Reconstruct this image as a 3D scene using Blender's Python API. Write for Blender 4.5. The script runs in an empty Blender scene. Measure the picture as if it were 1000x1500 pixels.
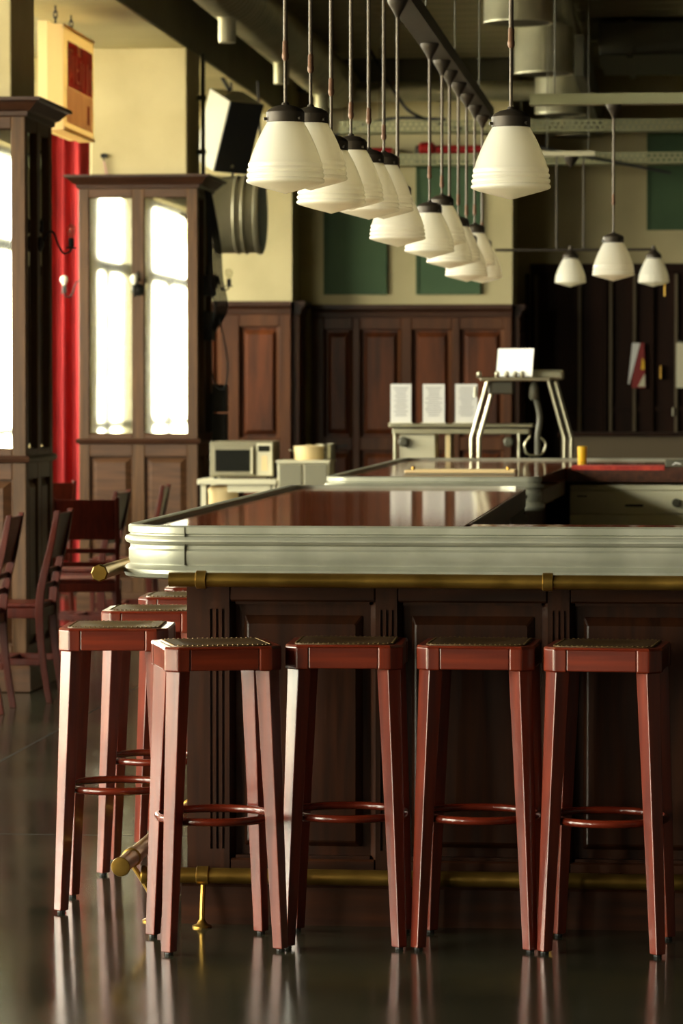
import bpy, math, random
from mathutils import Matrix, Vector
random.seed(7)
R = math.radians
SC = bpy.context.scene
COL = SC.collection

# ------------------------------------------------------------------ camera
cam = bpy.data.cameras.new('camera')
cam.sensor_fit = 'VERTICAL'; cam.sensor_height = 36.0; cam.lens = 120.0
cam.clip_start = 0.1; cam.clip_end = 200
cam.dof.use_dof = True; cam.dof.focus_distance = 8.75; cam.dof.aperture_fstop = 8.5
co = bpy.data.objects.new('camera', cam); COL.objects.link(co)
pitch, yaw = math.atan(178/5000), math.atan(500/math.hypot(5000, 178))
co.location = (0, 0, 1.42)
co.rotation_euler = (math.pi/2 - pitch, 0, yaw)
SC.camera = co

# ------------------------------------------------------------------ sky, light through the windows, exposure
w = bpy.data.worlds.new('sky'); SC.world = w; w.use_nodes = True
bgn = w.node_tree.nodes['Background']
bgn.inputs[0].default_value = (1.0, 0.945, 0.79, 1); bgn.inputs[1].default_value = 30.0
SC.view_settings.view_transform = 'Standard'; SC.view_settings.look = 'None'
SC.view_settings.gamma = 1; SC.view_settings.use_curve_mapping = False
SC.view_settings.exposure = 0.08
SC.cycles.use_denoising = True
SC.cycles.max_bounces = 10; SC.cycles.diffuse_bounces = 5; SC.cycles.glossy_bounces = 5
SC.cycles.transmission_bounces = 4; SC.cycles.transparent_max_bounces = 8
SC.cycles.sample_clamp_indirect = 6.0
SC.cycles.caustics_reflective = False; SC.cycles.caustics_refractive = False
# window openings along the left wall: (y0, y1); portals guide the sky's light through them
WIN_X, WIN_Z0, WIN_Z1 = -6.5, 0.12, 3.8
WINDOWS = [(-3.4, 1.3), (2.0, 5.2), (5.9, 10.2), (11.0, 15.0), (15.8, 20.6), (21.5, 26.0)]
SILLS = [0.12, 0.12, 0.12, 1.5, 1.5, 1.5]
for (y0, y1), sill in zip(WINDOWS, SILLS):
    l = bpy.data.lights.new('daylight_portal', 'AREA'); l.shape = 'RECTANGLE'
    l.size = WIN_Z1 - sill; l.size_y = y1 - y0; l.cycles.is_portal = True
    o = bpy.data.objects.new('daylight_portal', l); COL.objects.link(o)
    o.location = (WIN_X - 0.25, (y0+y1)/2, (sill+WIN_Z1)/2); o.rotation_euler = (0, -math.pi/2, 0)

# ------------------------------------------------------------------ materials
def lin(c):
    return tuple((x/255/12.92 if x/255 <= 0.04045 else ((x/255+0.055)/1.055)**2.4) for x in c) + (1,)
def base(name):
    m = bpy.data.materials.new(name); m.use_nodes = True
    return m, m.node_tree.nodes, m.node_tree.links, m.node_tree.nodes['Principled BSDF']
def plain(name, c, rough=0.5, metal=0.0, spec=0.5, coat=0.0):
    m, n, l, p = base(name)
    p.inputs['Base Color'].default_value = lin(c); p.inputs['Roughness'].default_value = rough
    p.inputs['Metallic'].default_value = metal; p.inputs['Specular IOR Level'].default_value = spec
    p.inputs['Coat Weight'].default_value = coat
    return m
def mottled(name, c1, c2, scale=3.0, rough=0.6, metal=0.0, bump=0.0, stretch=(1, 1, 1), detail=5, rough2=None, lo=0.35, hi=0.7, coat=0.0, spec=0.5):
    m, n, l, p = base(name)
    tc = n.new('ShaderNodeTexCoord'); mp = n.new('ShaderNodeMapping'); mp.inputs['Scale'].default_value = stretch
    nz = n.new('ShaderNodeTexNoise'); nz.inputs['Scale'].default_value = scale; nz.inputs['Detail'].default_value = detail
    cr = n.new('ShaderNodeValToRGB'); cr.color_ramp.elements[0].position = lo; cr.color_ramp.elements[1].position = hi
    cr.color_ramp.elements[0].color = lin(c1); cr.color_ramp.elements[1].color = lin(c2)
    l.new(tc.outputs['Object'], mp.inputs[0]); l.new(mp.outputs[0], nz.inputs['Vector'])
    l.new(nz.outputs['Fac'], cr.inputs[0]); l.new(cr.outputs[0], p.inputs['Base Color'])
    p.inputs['Roughness'].default_value = rough; p.inputs['Metallic'].default_value = metal
    p.inputs['Coat Weight'].default_value = coat; p.inputs['Coat Roughness'].default_value = 0.08
    p.inputs['Specular IOR Level'].default_value = spec
    if rough2 is not None:
        mr = n.new('ShaderNodeMapRange'); mr.inputs[3].default_value = rough; mr.inputs[4].default_value = rough2
        mr.inputs[1].default_value = 0.3; mr.inputs[2].default_value = 0.7
        l.new(nz.outputs['Fac'], mr.inputs[0]); l.new(mr.outputs[0], p.inputs['Roughness'])
    if bump:
        b = n.new('ShaderNodeBump'); b.inputs['Strength'].default_value = bump; b.inputs['Distance'].default_value = 0.01
        l.new(nz.outputs['Fac'], b.inputs['Height']); l.new(b.outputs[0], p.inputs['Normal'])
    return m
def wood(name, c1, c2, axis='z', rough=0.3, scale=1.0, coat=0.3, bump=0.05, spec=0.5):
    s = {'x': (3, 40, 40), 'y': (40, 3, 40), 'z': (40, 40, 3)}[axis]
    return mottled(name, c1, c2, scale=scale, rough=rough, stretch=s, detail=6, bump=bump, coat=coat, spec=spec)

M = {}
M['floor'] = mottled('polished_concrete', (31, 31, 23), (44, 43, 32), 1.6, 0.09, bump=0.03, detail=8, rough2=0.20, spec=0.55)
M['plaster'] = mottled('cream_plaster', (176, 165, 126), (202, 191, 148), 1.3, 0.85, bump=0.08, detail=9)
M['plaster2'] = mottled('old_plaster', (176, 164, 126), (200, 188, 146), 1.1, 0.85, bump=0.08, detail=9)
M['pillar'] = mottled('pillar_plaster', (176, 161, 120), (212, 197, 152), 1.6, 0.8, bump=0.1, detail=9, lo=0.25)
M['ceiling'] = mottled('ceiling_board', (166, 160, 134), (188, 180, 150), 2.0, 0.8, stretch=(.3, 3, 1))
M['beam'] = mottled('beam_paint', (128, 123, 102), (146, 140, 116), 1.5, 0.8)
M['soffit'] = mottled('soffit_plaster', (172, 160, 118), (190, 178, 132), 1.5, 0.85)
M['stool'] = wood('mahogany_stain', (80, 22, 7), (116, 40, 15), 'z', 0.32, coat=0.35)
M['stool_rail'] = wood('mahogany_rail', (80, 22, 7), (114, 38, 15), 'x', 0.32, coat=0.35)
M['ring'] = wood('bent_beech', (76, 21, 9), (102, 33, 16), 'x', 0.25, coat=0.4)
M['leather'] = mottled('brown_leather', (58, 40, 20), (84, 62, 32), 22, 0.36, bump=0.12)
M['nail'] = plain('aged_nail', (96, 76, 44), 0.45, 0.7)
M['chair'] = wood('dark_chair_wood', (56, 14, 6), (78, 23, 9), 'z', 0.42, coat=0.0, spec=.22)
M['panel'] = wood('dark_oak', (33, 15, 6), (56, 27, 10), 'z', 0.38, coat=0, spec=0.3)
M['panel_h'] = wood('dark_oak_cross', (33, 15, 6), (56, 27, 10), 'x', 0.38, coat=0, spec=0.3)
M['wains'] = mottled('stained_pine', (52, 24, 9), (100, 50, 20), 1.0, 0.45, stretch=(9, 9, 1.2), coat=0, spec=0.3, detail=6)
M['wains_trim'] = mottled('stained_pine_trim', (58, 31, 14), (84, 48, 23), 1.0, 0.45, stretch=(12, 12, 1.2), coat=0, spec=0.3)
M['bay'] = mottled('black_brown_board', (30, 17, 9), (44, 24, 13), 1.0, 0.6, stretch=(12, 12, 1), spec=0.12)
M['bay_strip'] = plain('worn_board_edge', (88, 74, 52), 0.6)
M['cab'] = wood('cabinet_walnut', (66, 43, 22), (90, 61, 34), 'z', 0.45, coat=0, spec=.3)
M['cab_h'] = wood('cabinet_walnut_cross', (66, 42, 24), (86, 56, 34), 'x', 0.45, coat=0, spec=.3)
M['cornice'] = wood('cabinet_cornice', (46, 25, 14), (62, 36, 21), 'x', 0.42, coat=0, spec=.3)
M['top'] = mottled('varnished_counter', (112, 54, 36), (164, 92, 62), 1.0, 0.07, stretch=(1.2, 16, 16), detail=7, coat=0.0, lo=0.3, spec=0.35)
M['top_edge'] = wood('counter_edge', (58, 30, 18), (84, 46, 28), 'y', 0.4)
M['zinc'] = mottled('cast_tin', (166, 167, 150), (184, 184, 168), 9, 0.36, metal=0.55, rough2=0.46, detail=8)
M['brass'] = mottled('old_brass', (132, 102, 44), (168, 132, 62), 8, 0.30, metal=0.9, rough2=0.4, detail=7)
M['steel'] = plain('brushed_steel', (172, 168, 146), 0.3, 1)
M['galv'] = mottled('galvanised_sheet', (158, 156, 132), (182, 178, 152), 5, 0.34, metal=0.5)
M['tray_metal'] = plain('galvanised_tray', (150, 150, 118), 0.55, 0.5)
M['cap'] = plain('dark_bronze', (62, 54, 44), 0.5, 0.4)
M['rod'] = plain('bronze_rod', (92, 80, 66), 0.5, 0.3)
M['coupler'] = plain('copper_coupler', (112, 80, 60), 0.5, 0.3)
M['trackpaint'] = plain('dark_track', (70, 66, 54), 0.5, 0.4)
M['black'] = plain('black_plastic', (16, 15, 14), 0.5)
M['blackmat'] = plain('black_grille', (10, 10, 10), 0.8)
M['grey_side'] = plain('grey_speaker_case', (150, 146, 126), 0.5)
M['dark_grey'] = plain('dark_grey_paint', (84, 82, 68), 0.5, 0.2)
M['drum'] = mottled('drum_steel', (150, 145, 122), (168, 162, 136), 4, 0.42, metal=0.5)
M['blue_end'] = plain('blue_grey_lid', (130, 152, 176), 0.5)
M['green'] = mottled('green_board', (50, 76, 46), (62, 88, 56), 2, 0.7)
M['curtain'] = mottled('red_velvet', (146, 24, 28), (180, 40, 42), 6, 0.85, stretch=(4, 4, .5))
M['cream'] = plain('cream_plastic', (226, 202, 152), 0.4)
M['cream2'] = plain('bright_cream_plastic', (246, 234, 192), 0.35)
M['sign_red'] = mottled('faded_red_print', (118, 22, 22), (150, 34, 32), 7, 0.5)
M['sign_pink'] = mottled('worn_pink_print', (196, 156, 148), (216, 182, 170), 6, 0.5, stretch=(1, 2, .5))
M['white'] = plain('white_enamel', (206, 200, 172), 0.4)
M['paper'] = plain('white_paper', (232, 230, 226), 0.6)
M['ink'] = plain('grey_print', (150, 150, 150), 0.6)
M['cardwhite'] = plain('white_card', (250, 250, 246), 0.5)
M['yellow'] = plain('yellow_cup', (226, 178, 26), 0.4)
M['red'] = plain('red_paint', (136, 18, 16), 0.4)
M['redcloth'] = mottled('red_bar_runner', (150, 34, 24), (186, 60, 42), 30, 0.7)
M['fridge'] = plain('white_appliance', (236, 232, 200), 0.4)
M['mw_grey'] = plain('grey_enamel', (128, 122, 100), 0.4, 0.3)
M['darkglass'] = plain('dark_glass', (24, 27, 24), 0.12)
M['bulb_w'] = plain('opal_bulb', (250, 246, 226), 0.2)
M['iron'] = plain('black_iron', (26, 24, 20), 0.5, 0.5)
M['dark_wall'] = plain('dark_wall_paint', (42, 36, 28), 0.7)
M['outside'] = plain('outside_paving', (170, 162, 138), 0.9)
M['winframe'] = plain('window_paint', (86, 82, 62), 0.5)
def glass_thin(name, tint, fac, rough=0.02):
    m = bpy.data.materials.new(name); m.use_nodes = True; n = m.node_tree.nodes; l = m.node_tree.links
    n.clear(); out = n.new('ShaderNodeOutputMaterial'); mx = n.new('ShaderNodeMixShader'); t = n.new('ShaderNodeBsdfTransparent'); g = n.new('ShaderNodeBsdfGlossy')
    t.inputs[0].default_value = tint; g.inputs['Roughness'].default_value = rough; mx.inputs[0].default_value = fac
    l.new(t.outputs[0], mx.inputs[1]); l.new(g.outputs[0], mx.inputs[2]); l.new(mx.outputs[0], out.inputs[0])
    return m
M['pane'] = glass_thin('window_glass', (.97, .98, .95, 1), 0.05)
M['bulb_c'] = glass_thin('clear_bulb', (.95, .95, .9, 1), 0.15)
def mirror_mat():
    m, n, l, p = base('silvered_mirror')
    p.inputs['Base Color'].default_value = (.86, .86, .78, 1); p.inputs['Metallic'].default_value = 1; p.inputs['Roughness'].default_value = 0.02
    tc = n.new('ShaderNodeTexCoord'); nz = n.new('ShaderNodeTexNoise'); nz.inputs['Scale'].default_value = 1.3; nz.inputs['Detail'].default_value = 0
    b = n.new('ShaderNodeBump'); b.inputs['Strength'].default_value = 0.025; b.inputs['Distance'].default_value = 0.02
    l.new(tc.outputs['Object'], nz.inputs['Vector']); l.new(nz.outputs['Fac'], b.inputs['Height']); l.new(b.outputs[0], p.inputs['Normal'])
    return m
M['mirror'] = mirror_mat()
def opal():
    m, n, l, p = base('opal_glass')
    p.inputs['Base Color'].default_value = lin((254, 252, 244)); p.inputs['Roughness'].default_value = 0.22; p.inputs['Coat Weight'].default_value = 0.4; p.inputs['Coat Roughness'].default_value = .1
    tr = n.new('ShaderNodeBsdfTranslucent'); tr.inputs[0].default_value = lin((255, 248, 226))
    mx = n.new('ShaderNodeMixShader'); mx.inputs[0].default_value = 0.42
    l.new(p.outputs[0], mx.inputs[1]); l.new(tr.outputs[0], mx.inputs[2]); l.new(mx.outputs[0], n['Material Output'].inputs[0])
    return m
M['opal'] = opal()
def make_translucent(key, fac):
    m = M[key]; n = m.node_tree.nodes; l = m.node_tree.links; p = n['Principled BSDF']
    tr = n.new('ShaderNodeBsdfTranslucent'); mx = n.new('ShaderNodeMixShader'); mx.inputs[0].default_value = fac
    if p.inputs['Base Color'].links: l.new(p.inputs['Base Color'].links[0].from_socket, tr.inputs[0])
    else: tr.inputs[0].default_value = p.inputs['Base Color'].default_value
    l.new(p.outputs[0], mx.inputs[1]); l.new(tr.outputs[0], mx.inputs[2]); l.new(mx.outputs[0], n['Material Output'].inputs[0])
M['sign_cream'] = plain('sign_acrylic', (232, 206, 156), 0.4); M['sign_cream2'] = plain('sign_acrylic_bright', (246, 234, 192), 0.35)
for k_ in ('sign_cream', 'sign_cream2', 'sign_red', 'sign_pink'): make_translucent(k_, 0.55)

# ------------------------------------------------------------------ mesh helpers
class MB:
    def __init__(s, mat=None): s.v = []; s.f = []; s.M = mat
    def add(s, vs, fs):
        k = len(s.v)
        for p in vs:
            p = Vector(p)
            s.v.append(tuple(s.M @ p) if s.M else tuple(p))
        s.f += [tuple(i+k for i in f) for f in fs]; return s
    def box(s, x0, x1, y0, y1, z0, z1):
        return s.add([(x0,y0,z0),(x1,y0,z0),(x1,y1,z0),(x0,y1,z0),(x0,y0,z1),(x1,y0,z1),(x1,y1,z1),(x0,y1,z1)],
                     [(0,3,2,1),(4,5,6,7),(0,1,5,4),(1,2,6,5),(2,3,7,6),(3,0,4,7)])
    def loft(s, rings, closed_ring=True, caps=True, loop=False):
        n = len(rings[0]); vs = [p for r in rings for p in r]; fs = []; m = len(rings)
        for i in range(m if loop else m-1):
            a, b = i*n, ((i+1) % m)*n
            for j in range(n if closed_ring else n-1):
                k = (j+1) % n
                fs.append((a+j, a+k, b+k, b+j))
        if caps and not loop and closed_ring:
            fs.append(tuple(range(n-1, -1, -1))); fs.append(tuple((m-1)*n+j for j in range(n)))
        return s.add(vs, fs)
    def tube(s, pts, r, n=10, loop=False, caps=True):
        pts = [Vector(p) for p in pts]; m = len(pts); rings = []; up = None
        for i, p in enumerate(pts):
            if loop: t = pts[(i+1) % m] - pts[i-1]
            else: t = pts[min(i+1, m-1)] - pts[max(i-1, 0)]
            t.normalize()
            if up is None:
                up = Vector((0, 0, 1)) if abs(t.z) < .9 else Vector((1, 0, 0))
            a = up - t*up.dot(t)
            if a.length < 1e-4: a = Vector((1, 0, 0)) - t*t.x
            a.normalize(); up = a; b = t.cross(a)
            rr = r[i] if isinstance(r, (list, tuple)) else r
            rings.append([p + a*rr*math.cos(2*math.pi*j/n) + b*rr*math.sin(2*math.pi*j/n) for j in range(n)])
        return s.loft(rings, caps=caps, loop=loop)
    def lathe(s, prof, n=24, axis='z', c=(0, 0, 0), caps=True):
        rings = []
        for r, h in prof:
            r = max(r, 1e-4); ring = []
            for j in range(n):
                a = 2*math.pi*j/n; u, v = r*math.cos(a), r*math.sin(a)
                q = {'z': (u, v, h), 'x': (h, u, v), 'y': (v, h, u)}[axis]
                ring.append((q[0]+c[0], q[1]+c[1], q[2]+c[2]))
            rings.append(ring)
        return s.loft(rings, caps=caps)
    def prism(s, poly, lo, hi, axis='z'):
        f = {'z': lambda p, h: (p[0], p[1], h), 'y': lambda p, h: (p[0], h, p[1]), 'x': lambda p, h: (h, p[0], p[1])}[axis]
        return s.loft([[f(p, lo) for p in poly], [f(p, hi) for p in poly]])
    def sweep(s, path, prof, caps=True):
        """path: (x, y, nx, ny) with outward normals; prof: closed list of (offset, z)"""
        return s.loft([[(x+nx*o, y+ny*o, z) for o, z in prof] for x, y, nx, ny in path], caps=caps)
    def build(s, name, mat, parent=None, bevel=0, smooth=None, seg=2, label=None, kind=None):
        me = bpy.data.meshes.new(name); me.from_pydata(s.v, [], s.f); me.update()
        import bmesh
        bm = bmesh.new(); bm.from_mesh(me); bmesh.ops.recalc_face_normals(bm, faces=bm.faces); bm.to_mesh(me); bm.free()
        me.materials.append(mat if not isinstance(mat, str) else M[mat])
        if smooth is not None:
            for p in me.polygons: p.use_smooth = True
            me.set_sharp_from_angle(angle=R(smooth))
        o = bpy.data.objects.new(name, me); COL.objects.link(o)
        if parent: o.parent = parent
        if bevel:
            b = o.modifiers.new('edge', 'BEVEL'); b.width = bevel; b.segments = seg; b.limit_method = 'ANGLE'; b.angle_limit = R(40)
        if label: o['label'] = label
        if kind: o['kind'] = kind
        return o
def thing(name, label, cat, loc=(0, 0, 0), rz=0, group=None):
    o = bpy.data.objects.new(name, None); COL.objects.link(o); o.empty_display_size = .1
    o.location = loc; o.rotation_euler = (0, 0, rz); tag(o, label, cat, group); return o
def tag(o, label, cat, group=None):
    o['label'] = label; o['category'] = cat
    if group: o['group'] = group
    return o
def dup(root, label, loc=None, rz=None, group=None):
    def cp(o, par):
        c = o.copy(); COL.objects.link(c)
        if par: c.parent = par
        for ch in o.children: cp(ch, c)
        return c
    r = cp(root, None); r['label'] = label
    if loc is not None: r.location = loc
    if rz is not None: r.rotation_euler = (0, 0, rz)
    if group: r['group'] = group
    return r
def struct(o, label=None):
    o['kind'] = 'structure'
    if label: o['label'] = label
    return o
def arc(cx, cy, r, a0, a1, n):
    return [(cx+r*math.cos(R(a0+(a1-a0)*i/n)), cy+r*math.sin(R(a0+(a1-a0)*i/n))) for i in range(n+1)]
def smooth_path(pts, n=6):
    out = []; P = [Vector(p) for p in pts]
    for i in range(len(P)-1):
        p0, p1, p2, p3 = P[max(i-1, 0)], P[i], P[i+1], P[min(i+2, len(P)-1)]
        for k in range(n):
            t = k/n
            out.append(0.5*((2*p1)+(p2-p0)*t+(2*p0-5*p1+4*p2-p3)*t*t+(3*p1-p0-3*p2+p3)*t*t*t))
    out.append(P[-1]); return out

# ------------------------------------------------------------------ the room
CEIL = 4.05
fl = MB().box(-6.5, 4, -4, 29.5, -.1, 0).build('floor', 'floor'); struct(fl, 'polished dark concrete floor with soft reflections')
MB().box(-6.4, 3.9, 10.727, 10.733, -.01, .0006).build('expansion_joint', 'black', fl)
MB().box(-2.6, -2.594, -3.9, 32, -.01, .0006).build('expansion_joint', 'black', fl)
ce = MB().box(-6.5, 4, -4, 29.5, CEIL+.03, CEIL+.2).build('ceiling', 'dark_wall'); struct(ce, 'dark boarded ceiling')
pm = None
for k in range(42):
    y = 13 + k*.385
    if pm is None:
        pm = MB().box(-6.5, 4, 0, .355, 0, .03).build('board', 'ceiling', ce, bevel=.006, seg=1); pm.location = (0, y, CEIL)
    else:
        c = pm.copy(); COL.objects.link(c); c.location = (0, y, CEIL)
# left wall with its window openings
wl = MB(); ys = [-4] + [v for p in WINDOWS for v in p] + [33]
for k in range(0, len(ys), 2): wl.box(-6.8, -6.5, ys[k], ys[k+1], 0, CEIL+.1)
for (y0, y1), sill in zip(WINDOWS, SILLS): wl.box(-6.8, -6.5, y0, y1, 0, sill); wl.box(-6.8, -6.5, y0, y1, WIN_Z1, CEIL+.1)
struct(wl.build('wall_left', 'plaster'))
for k, (y0, y1) in enumerate(WINDOWS):
    WIN_Z0 = SILLS[k]
    fr = MB(); t = .07
    for a, b in ((y0, y0+t), (y1-t, y1)): fr.box(-6.74, -6.62, a, b, WIN_Z0, WIN_Z1)
    for a, b in ((WIN_Z0, WIN_Z0+t), (WIN_Z1-t, WIN_Z1)): fr.box(-6.74, -6.62, y0+t, y1-t, a, b)
    f = struct(fr.build('window_%d' % (k+1), 'winframe'), 'tall window in the left wall')
    MB().box(-6.72, -6.64, y0+t, y1-t, 2.80, 2.93).build('transom', 'winframe', f)
    ym = (y0+y1)/2
    if WIN_Z0 < .9: MB().box(-6.72, -6.64, y0+t, y1-t, .96, 1.04).build('lower_rail', 'winframe', f)
    MB().box(-6.72, -6.64, ym-.05, ym+.05, WIN_Z0+t, 2.80).build('mullion', 'winframe', f)
    for a, b in ((y0+t, ym-.05), (ym+.05, y1-t)): MB().box(-6.685, -6.68, a, b, WIN_Z0+t, 2.80).build('pane', 'pane', f)
    MB().box(-6.685, -6.68, y0+t, y1-t, 2.93, WIN_Z1-t).build('pane', 'pane', f)
struct(MB().box(4, 4.3, -4, 29.5, 0, CEIL+.1).build('wall_right', 'dark_wall'))
struct(MB().box(-6.8, 4.3, -4.3, -4, 0, CEIL+.1).build('wall_front', 'dark_wall'))
struct(MB().box(-40, -6.8, -30, 60, -.6, -.4).build('ground', 'outside'))
w1 = struct(MB().box(-6.8, -3.06, 26.7, 28.5, 0, CEIL+.1).build('wall_back', 'plaster'))
w2 = struct(MB().box(-3.06, -1.356, 27.25, 27.55, 0, CEIL+.1).box(-1.66, -1.356, 27.55, 28.2, 0, CEIL+.1).build('wall_alcove', 'plaster'))
w3 = struct(MB().box(-1.66, 4.3, 28.2, 28.5, 0, CEIL+.1).build('wall_bay', 'plaster2'))
struct(MB().box(-3.06, -1.36, 27.1, 27.25, 3.80, CEIL).build('beam_alcove', 'dark_grey'))
struct(MB().box(-3.76, -3.14, -4, 26.7, 3.6, CEIL+.02).build('beam', 'beam'))
sf = MB().box(-3.755, -3.15, -4, 26.7, 3.594, 3.6).build('soffit', 'soffit', bpy.data.objects['beam'])

dp = thing('reflection_pipe', 'dark slightly leaning pipe added by the windows, meant as a reflection for the left mirror', 'pipe', (-6.38, 7.9, 0))  # unseen pipe, added to give the mirror a dark leaning reflection
MB().tube([(0, 0, 0), (0, -.35, 2.2), (0, -.6, CEIL+.03)], .06, 12).build('tube', 'winframe', dp, smooth=60)
for z in (.8, 2.9): MB().box(-.12, .0, -.16*z-.03, -.16*z+.03, z, z+.04).build('clip', 'iron', dp)

def wainscot(parent, Mx, x0, x1, panels, ztop, zmid=1.0, pw='wains', tr='wains_trim', cornice=True):
    """boarding on a plane: local x along the wall, local -y out of it"""
    def b(nm, mt, *a, bev=.006): return MB(Mx).box(*a).build(nm, mt, parent, bevel=bev, seg=1)
    b('backing', pw, x0, x1, -.02, 0, 0, ztop, bev=0)
    edges = [x0] + [e for p in panels for e in p] + [x1]
    for k in range(0, len(edges), 2):
        if edges[k+1]-edges[k] > .005: b('stile', tr, edges[k], edges[k+1], -.06, -.021, .12, ztop-.1)
    for p0, p1 in panels:
        b('rail', tr, p0+.001, p1-.001, -.058, -.021, ztop-.2, ztop-.1)
        b('rail', tr, p0+.001, p1-.001, -.058, -.021, zmid-.06, zmid+.05)
        for za, zb in ((zmid+.05, ztop-.2), (.14, zmid-.06)):
            MB(Mx).prism([(p0, -.058), (p0+.022, -.021), (p0, -.021)], za, zb, 'z').build('moulding', tr, parent); MB(Mx).prism([(p1, -.058), (p1, -.021), (p1-.03, -.021)], za, zb, 'z').build('moulding', tr, parent)
            m = .06; q = MB(Mx)
            q.loft([[(p0+.032, -.021, za+.022), (p1-.032, -.021, za+.022), (p1-.032, -.021, zb-.022), (p0+.032, -.021, zb-.022)],
                    [(p0+m, -.045, za+m), (p1-m, -.045, za+m), (p1-m, -.045, zb-m), (p0+m, -.045, zb-m)]]).build('panel', pw, parent)
    b('baseboard', tr, x0, x1, -.075, -.021, 0, .12)
    if cornice:
        MB(Mx).prism([(0, ztop-.1), (-.065, ztop-.1), (-.07, ztop-.06), (-.1, ztop-.035), (-.1, ztop), (0, ztop)], x0-.0, x1+.0, 'x').build('cornice', 'cornice', parent)
TY = lambda y: Matrix.Translation((0, y, 0))
wainscot(w1, TY(26.7), -6.5, -3.06, [(-5.0, -4.65), (-4.5, -4.15), (-4.0, -3.62), (-3.47, -3.15)], 2.12)
side = lambda x, y: Matrix.Translation((x, y, 0)) @ Matrix.Rotation(R(90), 4, 'Z')
wainscot(w1, side(-3.06, 26.7), 0, .47, [(.10, .38)], 2.12)
wainscot(w2, TY(27.25), -2.96, -1.356, [(-2.86, -2.63), (-2.57, -2.24), (-2.155, -1.835), (-1.77, -1.42)], 2.105)
wainscot(w2, side(-1.356, 27.25), 0, .93, [(.15, .78)], 2.105)
# right-hand bay: dark vertical boards between worn strips, mid rail
BZ = 2.458
MB().box(-1.25, 3.9, 28.15, 28.2, 0, BZ-.06).build('backing', 'bay', w3)
for k, x in enumerate([-1.29, -1.22, -.86, -.65, -.605, -.41, -.265, -.07, .10, .32, .5, .7, .93, 1.15, 1.4, 1.77, 2.1, 2.5, 2.83, 3.2]):
    MB().box(x, x+.03, 28.10, 28.15, .1, BZ-.08).build('strip', 'bay_strip' if k % 3 else 'bay', w3, bevel=.008, seg=1)
MB().box(-1.25, 3.9, 28.12, 28.148, 1.25, 1.285).build('rail', 'bay', w3)
MB().box(-1.25, 3.9, 28.08, 28.2, BZ-.06, BZ).build('cornice', 'bay', w3)

# ------------------------------------------------------------------ plaster pillars with mirrored wooden casings
def pillar(y): 
    o = MB().box(-3.76, -3.14, y+.05, y+.63, 0, 3.6).build('pillar', 'pillar', bevel=.01); struct(o)
    return o
CAB_ON = ['nearer to the camera beside the stack of red chairs', 'standing before the red curtain, sconce on its middle stile']
def casing(y, label):
    t = thing('mirrored_pillar_casing', label, 'cabinet', (-3.448, y+.34, 0))
    W, D = .764, .68
    for k in range(4):
        wdt, dep = (W, D) if k % 2 == 0 else (D, W)
        Mx = Matrix.Rotation(R(90*k), 4, 'Z') @ Matrix.Translation((0, -dep/2, 0))
        h = wdt/2
        def b(nm, mt, *a, bev=.004): return MB(Mx).box(*a).build(nm, mt, t, bevel=bev, seg=1)
        e = .035 if k % 2 else 0.0     # side faces butt behind the front ones
        b('stile', 'cab', -h+e, -h+.068, 0, .035, .12, 2.71); b('stile', 'cab', h-.068, h-e, 0, .035, .12, 2.71)
        b('stile', 'cab', -.04, .04, .001, .034, .12, 2.71)
        for xa, xb in ((-h+.068, -.04), (.04, h-.068)):
            b('rail', 'cab_h', xa, xb, .002, .034, 2.645, 2.71); b('rail', 'cab_h', xa, xb, .002, .034, 1.0, 1.145)
            b('rail', 'cab_h', xa, xb, .002, .034, .12, .22)
            MB(Mx).box(xa, xb, .020, .028, 1.145, 2.645).build('mirror', 'mirror', t, bevel=.0075, seg=1)
            m = .045
            MB(Mx).loft([[(xa+.008, .026, .228), (xb-.008, .026, .228), (xb-.008, .026, .992), (xa+.008, .026, .992)],
                         [(xa+m, .006, .26), (xb-m, .006, .26), (xb-m, .006, .96), (xa+m, .006, .96)]]).box(xa, xb, .026, .034, .22, 1.0).build('panel', 'cab_h', t)
    def ring(nm, mt, prof):
        q = MB()
        q.loft([[(sx*(W/2+o), sy*(D/2+o), z) for sx, sy in ((-1, -1), (1, -1), (1, 1), (-1, 1))] for o, z in prof]); return q.build(nm, mt, t)
    ring('cornice', 'cornice', [(.0, 2.70), (.012, 2.705), (.015, 2.725), (.03, 2.732), (.06, 2.762), (.066, 2.768), (.085, 2.772), (.085, 2.788), (-.05, 2.788)])
    ring('ledge', 'cornice', [(0, 1.078), (.014, 1.084), (.02, 1.10), (.012, 1.112), (0, 1.114)])
    ring('plinth', 'cab_h', [(.012, 0), (.018, .005), (.018, .115), (.01, .13), (0, .132)])
    return t
for y in (4.4, 10.1): pillar(y)
pillar(15.8); casing(15.8, 'mirrored wooden casing round the pillar nearest the frame edge, behind the foremost chair')
pillar(21.5); casing(21.5, 'mirrored wooden casing round the pillar before the curtain, with lit double mirrors')

hk = thing('wall_hook', 'small iron hook with a pinkish tag on the farther pillar face', 'hook', (-3.67, 21.55, 0))
MB().box(-.02, .02, -.03, 0, 2.90, 2.925).box(-.004, .004, -.03, -.02, 2.88, 2.93).build('hook', 'iron', hk)
MB().loft([[(-.005, -.03, 2.88), (.005, -.03, 2.88), (.005, -.02, 2.88), (-.005, -.02, 2.88)], [(.012, -.03, 2.79), (.026, -.03, 2.79), (.026, -.02, 2.79), (.012, -.02, 2.79)]]).build('tag', 'sign_pink', hk)

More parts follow.
